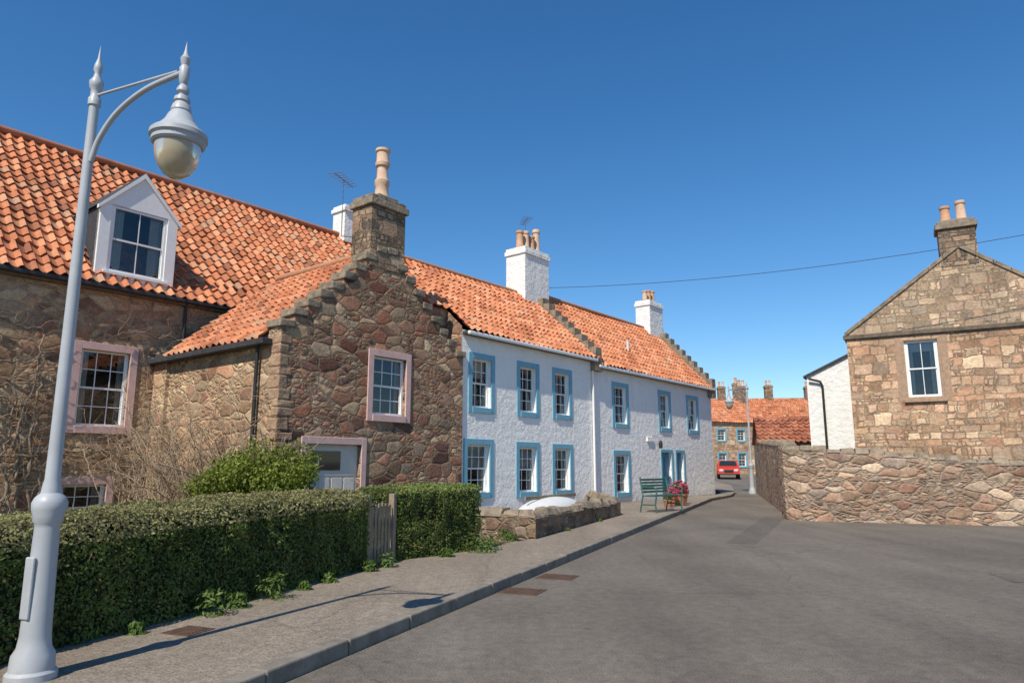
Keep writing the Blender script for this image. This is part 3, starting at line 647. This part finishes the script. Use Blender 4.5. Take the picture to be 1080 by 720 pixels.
stonewall('boundary_wall',[(13.1,38.4),(8.3,21.9),(7.75,20.7),(7.65,20.1),(7.95,19.65),(8.6,19.4),(12.6,18.0),(21,15.0),(32,12)],[2.7,2.10,1.98,1.95,1.92,1.88,1.52,1.42,1.4],.45,M['wall_right'],1,.10,step=.33,jag=.03)

# ---- right house
RH=root('sandstone_house',(12.1,25.0,0),math.atan2(-2.6,4.6)); 
o1=window(RH,1.72,2.86,3.72,5.82,0,.07,M['sill'],M['white'],2,1,reveal=.09,curtain=.4,sill=M['sill'],proud=.012,frame=.08)
wall('front_wall',RH,M['house_right'],(0,0),(1,0),7.4,0,5.95,[o1])
MB().box(1.50,1.715,-.012,.01,3.65,5.9).box(2.865,3.08,-.012,.01,3.65,5.9).build('window_jamb_stones',M['sill'],RH,bevel=.006)
wall('side_wall',RH,M['house_right'],(0,9),(0,-1),9,0,5.95,[]); wall('far_side_wall',RH,M['house_right'],(7.4,0),(0,1),9,0,5.95,[])
up=stone_mat('sandstone_upper',[(.31,.215,.15),(.51,.37,.245),(.39,.245,.16),(.56,.42,.285),(.28,.22,.17),(.46,.285,.185)],(.50,.385,.26),size=(.46,.46,.27),mw=.045,bs=.7,patch=(.50,.38,.25),patch_amt=.48,mortar_amt=.65,coursed=True,small=.35)
MB().poly([(0,.0,6.1),(7.4,.0,6.1),(7.4,.0,6.2),(3.7,.0,8.85),(0,.0,6.2)]).build('upper_gable',up,RH)
MB().box(-.1,7.5,-.09,.05,5.95,6.1).build('string_course',M['string'],RH,bevel=.02)
mb=MB()
for s in (0,1):
    n=8
    for i in range(n):
        a=i/n;b_=(i+.97)/n; X=lambda t:(-.05+3.75*t) if s==0 else (7.45-3.75*t); Z=lambda t:6.12+2.78*t
        x0,x1=X(a),X(b_); z0_,z1_=Z(a),Z(b_); k=len(mb.v); j=random.uniform(-.015,.015)
        mb.v+=[(x0,-.04+j,z0_-.05),(x1,-.04+j,z1_-.05),(x1,.38,z1_-.05),(x0,.38,z0_-.05),(x0,-.04+j,z0_+.10),(x1,-.04+j,z1_+.10),(x1,.38,z1_+.10),(x0,.38,z0_+.10)]
        for f in ((0,1,2,3),(4,5,6,7),(0,1,5,4),(1,2,6,5),(2,3,7,6),(3,0,4,7)): mb.f.append([k+q for q in f])
mb.build('skew_stones',M['crow'],RH,bevel=.015)
for s in (0,1):
    x=-.02 if s==0 else 7.42
    pantiles('pantile_roof',RH,M['tile_brown'],(x,.38,6.0),(0,1,0),(3.72 if s==0 else -3.72,0,2.74),8.6,math.hypot(3.72,2.74))
chimney(RH,3.15,4.25,-.01,.8,8.2,9.85,M['chim_stone'],M['crow'],[(3.45,.4,M['pot'],.85),(3.92,.4,M['potpale'],1.02)],.75,.16,.08)
WE=root('white_rendered_outbuilding',(12.75,30.2,0),math.atan2(-2.6,4.6))
MB().poly([(0,0,0),(5,0,0),(5,0,7.6),(0,0,5.25)]).poly([(0,0,0),(0,0,5.25),(0,5,5.25),(0,5,0)]).build('walls',M['harl2'],WE)
mb=MB(); mb.v=[(-.12,-.12,5.2),(5,-.12,7.6),(5,-.12,7.68),(-.12,-.12,5.28),(-.12,5.1,5.2),(5,5.1,7.6),(5,5.1,7.68),(-.12,5.1,5.28)]; mb.f=[[0,1,2,3],[3,2,6,7],[0,3,7,4],[0,4,5,1]]
mb.build('roof_slab',M['slate'],WE)
tube('drainpipe',[[(.1,-.16,5.15),(.55,-.12,5.0),(.62,-.1,4.8),(.62,-.1,.1)]],.05,M['dark'],WE)
SH=root('pantile_roofed_shed',(11.75,33.5,0),-.25)
MB().box(0,3.4,0,3,0,2.55).build('walls',M['wall_right'],SH)
pantiles('pantile_roof',SH,M['tile_brown'],(-.15,-.25,2.5),(1,0,0),(0,1.75,1.3),3.6,2.2)
MB().poly([(0,0,2.5),(0,3,2.5),(0,1.5,3.75)]).poly([(3.4,0,2.5),(3.4,3,2.5),(3.4,1.5,3.75)]).build('gables',M['wall_right'],SH)
MB().poly([(-.15,1.5,3.8),(3.45,1.5,3.8),(3.45,3.2,2.5),(-.15,3.2,2.5)]).build('rear_roof',M['tile_brown'],SH)

# ---- far houses
def far_house(x,y,ang,L,Dp,ze,zr,wallm,rows,name='stone_cottage',chims=(),bl=True,tile='tile_new'):
    H=root(name,(x,y,gz(y)),ang); ops=[]
    for (zz0,zz1,xs) in rows:
        for xx in xs: ops.append(window(H,xx,xx+1.15,zz0,zz1,0,.15,M['blue'] if bl else M['white'],M['white'],2,2,curtain=.5,sill=None))
    wall('front_wall',H,wallm,(0,0),(1,0),L,0,ze,ops); wall('side',H,wallm,(0,Dp),(0,-1),Dp,0,ze,[]); wall('side_b',H,wallm,(L,0),(0,1),Dp,0,ze,[])
    for xx in (0,L): MB().poly([(xx,0,ze),(xx,Dp,ze),(xx,Dp/2,zr)]).build('gable',wallm,H)
    pantiles('pantile_roof',H,M[tile],(-.1,-.2,ze-.03),(1,0,0),(0,Dp/2+.2,zr-ze+.05),L+.2,math.hypot(Dp/2+.2,zr-ze),seg=4)
    MB().poly([(-.1,Dp+.2,ze-.05),(L+.1,Dp+.2,ze-.05),(L+.1,Dp/2,zr),(-.1,Dp/2,zr)]).build('rear_roof',M[tile],H)
    for (cx,m_,h_) in chims:
        chimney(H,cx,cx+1.0,Dp/2-.4,Dp/2+.4,zr-.5,zr+h_,m_,M['crow'],[(cx+.25,Dp/2,M['pot'],1),(cx+.72,Dp/2,M['potpale'],1)],.7,.15)
    return H
far_house(13.2,64.5,.33,12.2,6,5.0,7.3,M['house_right'],[(.7,2.2,(1,4,6.4,8.6,10.5)),(3.1,4.4,(1,4,6.4,8.6,10.5))],chims=((11.2,M['chim_stone'],1.5),))
far_house(24.8,70,-.35,7,6,4.3,6.9,M['house_right'],[(2.6,3.8,(1,4))],chims=((5.8,M['chim_stone'],1.4),),tile='tile')
far_house(30.5,84,1.2,9,7,5.6,9.0,M['house_right'],[(3,4.4,(1,4,7))],chims=((.2,M['chim_stone'],1.6),(7.9,M['chim_stone'],1.6)),tile='tile')
far_house(24,92,-.1,18,7,6.2,9.6,M['harl2'],[(4,5.4,(1,4,7,10,13))],name='white_cottage',chims=((3.6,M['chim_stone'],1.6),(9.8,M['chim_stone'],1.7),(15,M['chim_stone'],1.5)),bl=False)
far_house(13,95,.1,16,7,5.5,8.9,M['house_right'],[],chims=((12,M['chim_stone'],1.5),),tile='tile')

# ---- parked car
car=root('parked_car',(17.7,58.5,gz(58.5)),math.radians(-105))
def carmesh():
    prof=[(-2.0,.35),(-2.05,.6),(-1.95,.95),(-1.6,1.02),(-1.25,1.42),(.35,1.45),(.95,1.0),(1.75,.86),(2.0,.7),(2.02,.38)]
    mb=MB(); n=len(prof)
    for yy in (-.84,-.80,.80,.84):
        for (x,z) in prof:
            iny = .14 if z>1.1 else 0
            mb.v.append((x,yy-math.copysign(iny,yy),z))
    for s in range(3):
        for k in range(n): mb.f.append([s*n+k,s*n+(k+1)%n,(s+1)*n+(k+1)%n,(s+1)*n+k])
    mb.f.append(list(range(n))); mb.f.append([3*n+k for k in range(n)][::-1]); mb.build('body',M['red'],car,bevel=.05)
    g=MB(); g.poly([(.42,-.6,1.40),(.93,-.7,1.04),(.93,.7,1.04),(.42,.6,1.40)]); g.v=[(x+.02,y,z+.02) for x,y,z in g.v]
    g.poly([(-1.33,-.6,1.40),(-1.62,-.7,1.06),(-1.62,.7,1.06),(-1.33,.6,1.40)])
    for s in (-1,1): g.poly([(-1.2,s*.71,1.38),(.3,s*.71,1.38),(.8,s*.855,1.04),(-1.4,s*.855,1.04)])
    g.build('windows',M['carglass'],car)
    for wx_ in (-1.3,1.3):
        for s in (-1,1):
            o=lathe('wheel',[(0,-.1),(.2,-.1),(.31,-.1),(.33,-.06),(.33,.06),(.31,.1),(.2,.1),(0,.1)],M['tyre'],car,0,0,20); o.rotation_euler=(math.pi/2,0,0); o.location=(wx_,s*.76,.33)
    MB().box(1.98,2.04,-.7,-.42,.6,.76).box(1.98,2.04,.42,.7,.6,.76).build('headlamps',M['headlamp'],car,bevel=.02)
    MB().box(1.99,2.05,-.35,.35,.5,.72).box(1.98,2.06,-.8,.8,.32,.42).build('grille_and_bumper',M['dark'],car,bevel=.02)
carmesh()

# ---- street lamps
def lamp(loc,ang,sc=1,name='street_lamp'):
    L=root(name,loc,ang,sc)
    prof=[(.0,0),(.165,0),(.165,.05),(.145,.07),(.138,.17),(.11,.22),(.10,.30),(.092,.6),(.082,1.05),(.086,1.08),(.10,1.10),(.10,1.14),(.115,1.18),(.118,1.23),(.10,1.27),(.068,1.30),(.06,1.36),(.052,1.40),(.048,1.7),(.036,4.40),(.048,4.41),(.048,4.47),(.036,4.49),(.036,4.55),(.05,4.57),(.054,4.62),(.03,4.66),(.022,4.70),(.034,4.73),(.03,4.77),(.012,4.83),(.0,4.96)]
    lathe('post',prof,M['lamp'],L,seg=32)
    arm=bez([(.03,0,3.92),(.10,0,4.10),(.28,0,4.30),(.58,0,4.44),(.97,0,4.50)],28)
    tube('arm',[arm],.022,M['lamp'],L,4)
    tube('tie_rod',[[(.03,0,4.50),(.90,0,4.52)]],.011,M['lamp'],L,2)
    lathe('arm_finial',[(0,4.36),(.03,4.40),(.038,4.45),(.038,4.53),(.026,4.55),(.034,4.58),(.038,4.61),(.02,4.64),(.012,4.68),(0,4.76)],M['lamp'],L,.97,0,18)
    lathe('lantern_hood',[(.015,4.40),(.03,4.38),(.045,4.35),(.045,4.33),(.028,4.32),(.028,4.30),(.055,4.28),(.06,4.25),(.048,4.24),(.066,4.21),(.075,4.17),(.07,4.16),(.09,4.13),(.11,4.08),(.155,4.02),(.185,4.0),(.205,3.98),(.207,3.945),(.19,3.93),(.19,3.90),(.175,3.885),(.155,3.885)],M['lamp'],L,.97,0,36)
    lathe('lantern_bowl',[(.165,3.90),(.165,3.86),(.155,3.79),(.13,3.72),(.09,3.665),(.045,3.635),(0,3.63)],M['bowl'],L,.97,0,32)
    MB().box(-.045,.045,-.108,-.085,.42,.85).build('access_door',M['lamp'],L,bevel=.01)
lamp((-3.18,4.95,.108),math.atan2(-.37,.93),.925)
lamp((12.75,38.0,gz(38)),math.radians(200),1.22)

# ---- overhead cable
A=Vector((1.15,28.2,8.7)); B_=Vector((19.5,19.0,8.9)); pts=[]
for i in range(41):
    t=i/40; p=A.lerp(B_,t); p.z-=.55*4*t*(1-t); pts.append(p)
tube('overhead_cable',[pts],.010,M['dark'],None,2)

# ---- bench
bn=root('garden_bench',(4.42,22.0,.11),TH-.12,1.12); 
mb=MB()
for k in range(5): mb.box(-.62,.62,-.42+k*.085,-.42+k*.085+.06,.42,.445)
for k in range(5): mb.box(-.62,.62,.03+k*.012,.05+k*.012,.5+k*.08,.555+k*.08)
mb.build('slats',M['green'],bn)
P=[]
for x in (-.62,.62):
    P+= [[(x,-.42,0),(x,-.38,.2),(x,-.42,.43)],[(x,.0,.43),(x,.06,.2),(x,.1,0)],[(x,-.42,.43),(x,.0,.43),(x,.09,.92)],[(x,-.42,.43),(x,-.44,.62),(x,-.35,.66),(x,.02,.66)],[(x,-.38,.2),(x,.06,.2)]]
tube('iron_ends',P,.02,M['green'],bn,2)
def flowerpot(x,y,s=1,fl=True):
    r=root('flower_pot',(x,y,.11),0,s)
    lathe('pot',[(0,0),(.13,0),(.18,.26),(.2,.26),(.2,.31),(.17,.31),(.16,.25),(0,.25)],M['terracotta'],r,0,0,20)
    n=450; u=rng.normal(0,1,(n,3)); u/=np.linalg.norm(u,axis=1)[:,None]; P=u*rng.uniform(.6,1,(n,1))*np.array([.24,.24,.2])+[0,0,.44]
    leaves('foliage',P[:260],u[:260],.035,M['weed'],r)
    if fl: leaves('flowers',P[260:]*np.array([1.08,1.08,1.05]),u[260:],.036,M['flower'],r,.4,.9)
flowerpot(5.45,24.6,1.0); flowerpot(5.85,25.1,1.3); flowerpot(6.25,26.3,1.0); flowerpot(5.2,24.0,.8,False)

# ------------------------------------------------------------ hedges
def hedge(name,a,b_,w,h,dens,topmat,leafmat,size=.017,sh=.2,drop=0):
    a=Vector(a);b_=Vector(b_); L=(b_-a).length; ang=math.atan2(b_.y-a.y,b_.x-a.x)
    r=root(name,(a.x,a.y,.0),ang)
    k0=1-drop
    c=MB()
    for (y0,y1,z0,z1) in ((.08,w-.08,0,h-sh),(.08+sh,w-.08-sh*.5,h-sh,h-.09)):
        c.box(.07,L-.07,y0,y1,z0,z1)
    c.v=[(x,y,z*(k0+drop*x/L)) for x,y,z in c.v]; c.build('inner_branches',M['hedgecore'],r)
    def gen(n,kind):
        x=rng.uniform(0,L,n); z=rng.uniform(0.02,h-sh,n); y=rng.uniform(sh,w,n); dep=np.abs(rng.normal(0,.035,n))-.015
        if kind=='shoulder':
            th=rng.uniform(0,math.pi/2,n); y=sh*(1-np.cos(th)); z=h-sh+sh*np.sin(th)
        fb=np.array([mnoise.noise(Vector((xx*1.8,yy*1.8,zz*1.8)))*.07+mnoise.noise(Vector((xx*6,yy*6,zz*6)))*.045 for xx,yy,zz in zip(x,y*(kind!='front'),z*(kind!='top'))])
        if kind=='front': return np.stack([x,dep+fb,z],1),np.tile([0,-1,.25],(n,1))
        if kind=='shoulder':
            q=dep+fb; return np.stack([x,y+q*np.cos(th),z-q*np.sin(th)],1),np.stack([0*x,-np.cos(th),np.sin(th)],1)
        if kind=='top': return np.stack([x,y,h-dep*.8-fb*.7],1),np.tile([0,0,1.],(n,1))
        y=rng.uniform(0,w,n); z=rng.uniform(.02,h,n); z=np.minimum(z,h-sh+sh*np.sqrt(np.clip(1-((sh-np.minimum(y,sh))/sh)**2,0,1)))
        if kind=='e0': return np.stack([dep+fb,y,z],1),np.tile([-1,0,.2],(n,1))
        if kind=='e1': return np.stack([L-dep-fb,y,z],1),np.tile([1,0,.2],(n,1))
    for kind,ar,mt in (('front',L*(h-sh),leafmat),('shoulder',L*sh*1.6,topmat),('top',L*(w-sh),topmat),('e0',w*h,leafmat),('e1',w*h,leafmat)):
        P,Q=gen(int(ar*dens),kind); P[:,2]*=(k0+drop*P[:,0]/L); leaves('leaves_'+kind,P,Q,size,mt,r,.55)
    S=[]
    for k in range(int(L*26)):
        x=random.uniform(0,L);y=random.uniform(.05,w-.02); hh=random.uniform(.0,.06); zz=(h-(sh-y if y<sh else 0)*.6)*(k0+drop*x/L)
        S.append([(x,y,zz-.06),(x+random.uniform(-.02,.02),y+random.uniform(-.02,.02),zz+hh)])
    tube('sprigs',S,.003,M['twig'],r,0)
    return r
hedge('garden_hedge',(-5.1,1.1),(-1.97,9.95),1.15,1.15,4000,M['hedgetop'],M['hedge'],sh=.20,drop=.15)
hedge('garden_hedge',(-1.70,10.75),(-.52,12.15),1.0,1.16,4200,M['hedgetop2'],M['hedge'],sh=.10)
gt=root('garden_gate',(-1.98,10.05,.0),math.atan2(.7,.26)); mb=MB()
mb.box(-.04,.05,-.0,.09,0,1.08).box(.66,.75,0,.09,0,1.08)
for k in range(6): mb.box(.08+k*.095,.08+k*.095+.06,.02,.04,.12,.92+.04*math.sin(k*.6))
mb.box(.06,.65,.042,.07,.25,.33).box(.06,.65,.042,.07,.7,.78); mb.build('pickets',M['wood'],gt,bevel=.006)

def leafball(name,c,r,n,size,mat,parent=None,lumps=9,squash=.8):
    rt=root(name,c); P=[];Q=[]
    for k in range(lumps):
        d=Vector((random.gauss(0,1),random.gauss(0,1),random.gauss(.3,.7))).normalized(); cc=np.array(d)*r*random.uniform(.3,.8); rr=r*random.uniform(.28,.55)
        u=rng.normal(0,1,(n//lumps,3)); u/=np.linalg.norm(u,axis=1)[:,None]; p=u*rr*(rng.uniform(.3,1.2,(len(u),1))**.6)+cc; P.append(p);Q.append(u)
    P=np.concatenate(P);Q=np.concatenate(Q);P[:,2]*=squash
    leaves('foliage',P,Q,size,mat,rt,.8); 
    S=[]
    for k in range(40):
        d=np.array([random.gauss(0,.5),random.gauss(0,.5),random.uniform(.2,1)])*r; S.append([(0,0,-c[2]),tuple(d*.4),tuple(d)])
    tube('stems',S,.008,M['twigd'],rt,0); return rt
leafball('green_shrub',(-4.75,14.2,1.15),1.05,14000,.034,M['shrub'],lumps=22)
leafball('green_shrub',(-5.7,14.5,1.1),.95,10000,.034,M['shrub'],lumps=18)
def weed(x,y,s,n=260):
    r=root('weed_clump',(x,y,.1)); P=[];Q=[]
    for k in range(n):
        a=random.uniform(0,6.28);t=random.random()**.6; h=random.random()**1.3; P.append((math.cos(a)*t*s*(1-h*.4),math.sin(a)*t*s*.6*(1-h*.4),h*s*1.0)); Q.append((math.cos(a),math.sin(a),.8))
    leaves('foliage',P,Q,.028,M['weed'],r,.5,.35)
for x,y,s in [(-2.83,6.95,.24),(-2.55,7.75,.27),(-2.72,7.3,.15),(-3.15,6.2,.1),(-2.2,8.8,.12),(-2.35,8.3,.1),(-.5,11.75,.26),(-.35,12.1,.2),(-1.0,11.2,.14),(-1.75,10.1,.2),(-1.9,9.7,.15),(.0,13.6,.13),(-.15,14.1,.16),(1.2,15.5,.07),(2.2,18.0,.07)]: weed(x,y,s)
leafball('wall_plant',(14.3,17.75,1.62),.3,900,.03,M['weed'],lumps=5)

# ---- climber and bare shrubs
def walk(p,d,n,st,wig,plane=None,up=0):
    pts=[tuple(p)]; p=Vector(p); d=Vector(d).normalized(); rr=[1.0]
    for k in range(n):
        d=(d+Vector((random.gauss(0,wig),random.gauss(0,wig*(0 if plane is not None else 1)),random.gauss(up,wig)))).normalized(); p=p+d*st
        if plane is not None: p.y=plane+random.uniform(-.04,.0)
        pts.append(tuple(p)); rr.append(max(.18,1-.8*(k+1)/n))
    return {'p':pts,'r':rr}
cl=root('wall_climber',R(-20,5.7),TH)
stems=[];tw=[]
for (bx,dx,zturn) in ((10.9,-1,3.2),(11.0,-1,2.4),(10.8,1,1.6),(10.6,-1,3.9),(10.9,-1,4.6),(11.2,1,1.75),(11.4,-1,2.8),(14.3,-1,1.9),(14.2,-1,1.5),(14.0,-1,1.6),(14.4,-1,4.9),(14.0,1,2.6)):
    p=[(bx,-.12,0)]; x=bx; z=0
    while z<zturn: z+=.13; x+=random.gauss(0,.06); p.append((x,-.12+random.uniform(-.04,.04),z))
    for k in range(random.randint(7,16)): x+=dx*.13; z+=random.gauss(.02,.07); p.append((x,-.12+random.uniform(-.04,.04),z))
    stems.append({'p':p,'r':[max(.3,1-.7*i/len(p)) for i in range(len(p))]})
    for q in p[3:]:
        if random.random()<.6: tw.append(walk(q,(random.uniform(-1,1),0,random.uniform(-.4,1)),9,.085,.3,-.15))
tube('stems',stems,.042,M['twigd'],cl,2); tube('twigs',tw,.008,M['twigd'],cl,0)
bs=root('bare_shrub',R(-6.6,2.2),TH); st=[];tw=[]
for k in range(130):
    b0=(random.uniform(-.45,.4),random.uniform(-1.9,3.2),0)
    s_=walk(b0,(random.uniform(-.3,.35),random.uniform(-.6,.6),1.4),int(random.uniform(15,26)),.15,.18,up=.03); st.append(s_)
    for q in s_['p'][5:]:
        if random.random()<.8: tw.append(walk(q,(random.uniform(-1,.6),random.uniform(-1,1),random.uniform(-.2,1)),6,.10,.35))
tube('branches',st,.018,M['twig'],bs,1); tube('twigs',tw,.006,M['twig'],bs,0)

# ------------------------------------------------------------ light
EL=math.radians(48); sx,sy=-.44,-.898
w=bpy.data.worlds.new('World'); scene.world=w; w.use_nodes=True; nt=w.node_tree
sky=nt.nodes.new('ShaderNodeTexSky'); sky.sky_type='NISHITA'; sky.sun_disc=False; sky.sun_elevation=EL; sky.sun_rotation=math.atan2(sx,sy)%(2*math.pi)
sky.air_density=1.0; sky.dust_density=.15; sky.ozone_density=4.0
hs=nt.nodes.new('ShaderNodeHueSaturation'); hs.inputs['Saturation'].default_value=1.26; nt.links.new(sky.outputs[0],hs.inputs['Color'])
bg=nt.nodes['Background']; bg.inputs['Strength'].default_value=.14; nt.links.new(hs.outputs[0],bg.inputs[0])
sl=bpy.data.lights.new('sun','SUN'); sl.energy=5.0; sl.angle=math.radians(.5); sl.color=(1,.925,.80)
so=bpy.data.objects.new('sun',sl); link(so); d=Vector((-sx*math.cos(EL),-sy*math.cos(EL),-math.sin(EL))); so.rotation_euler=d.to_track_quat('-Z','Y').to_euler(); so.location=(0,0,30)
# ------------------------------------------------------------ camera
cd=bpy.data.cameras.new('camera'); cd.sensor_width=36; cd.lens=24.67; cd.clip_end=4000; cd.clip_start=.05
co=bpy.data.objects.new('camera',cd); link(co); co.location=(0,0,1.5); co.rotation_euler=(math.radians(90+9.97),0,0)
scene.camera=co
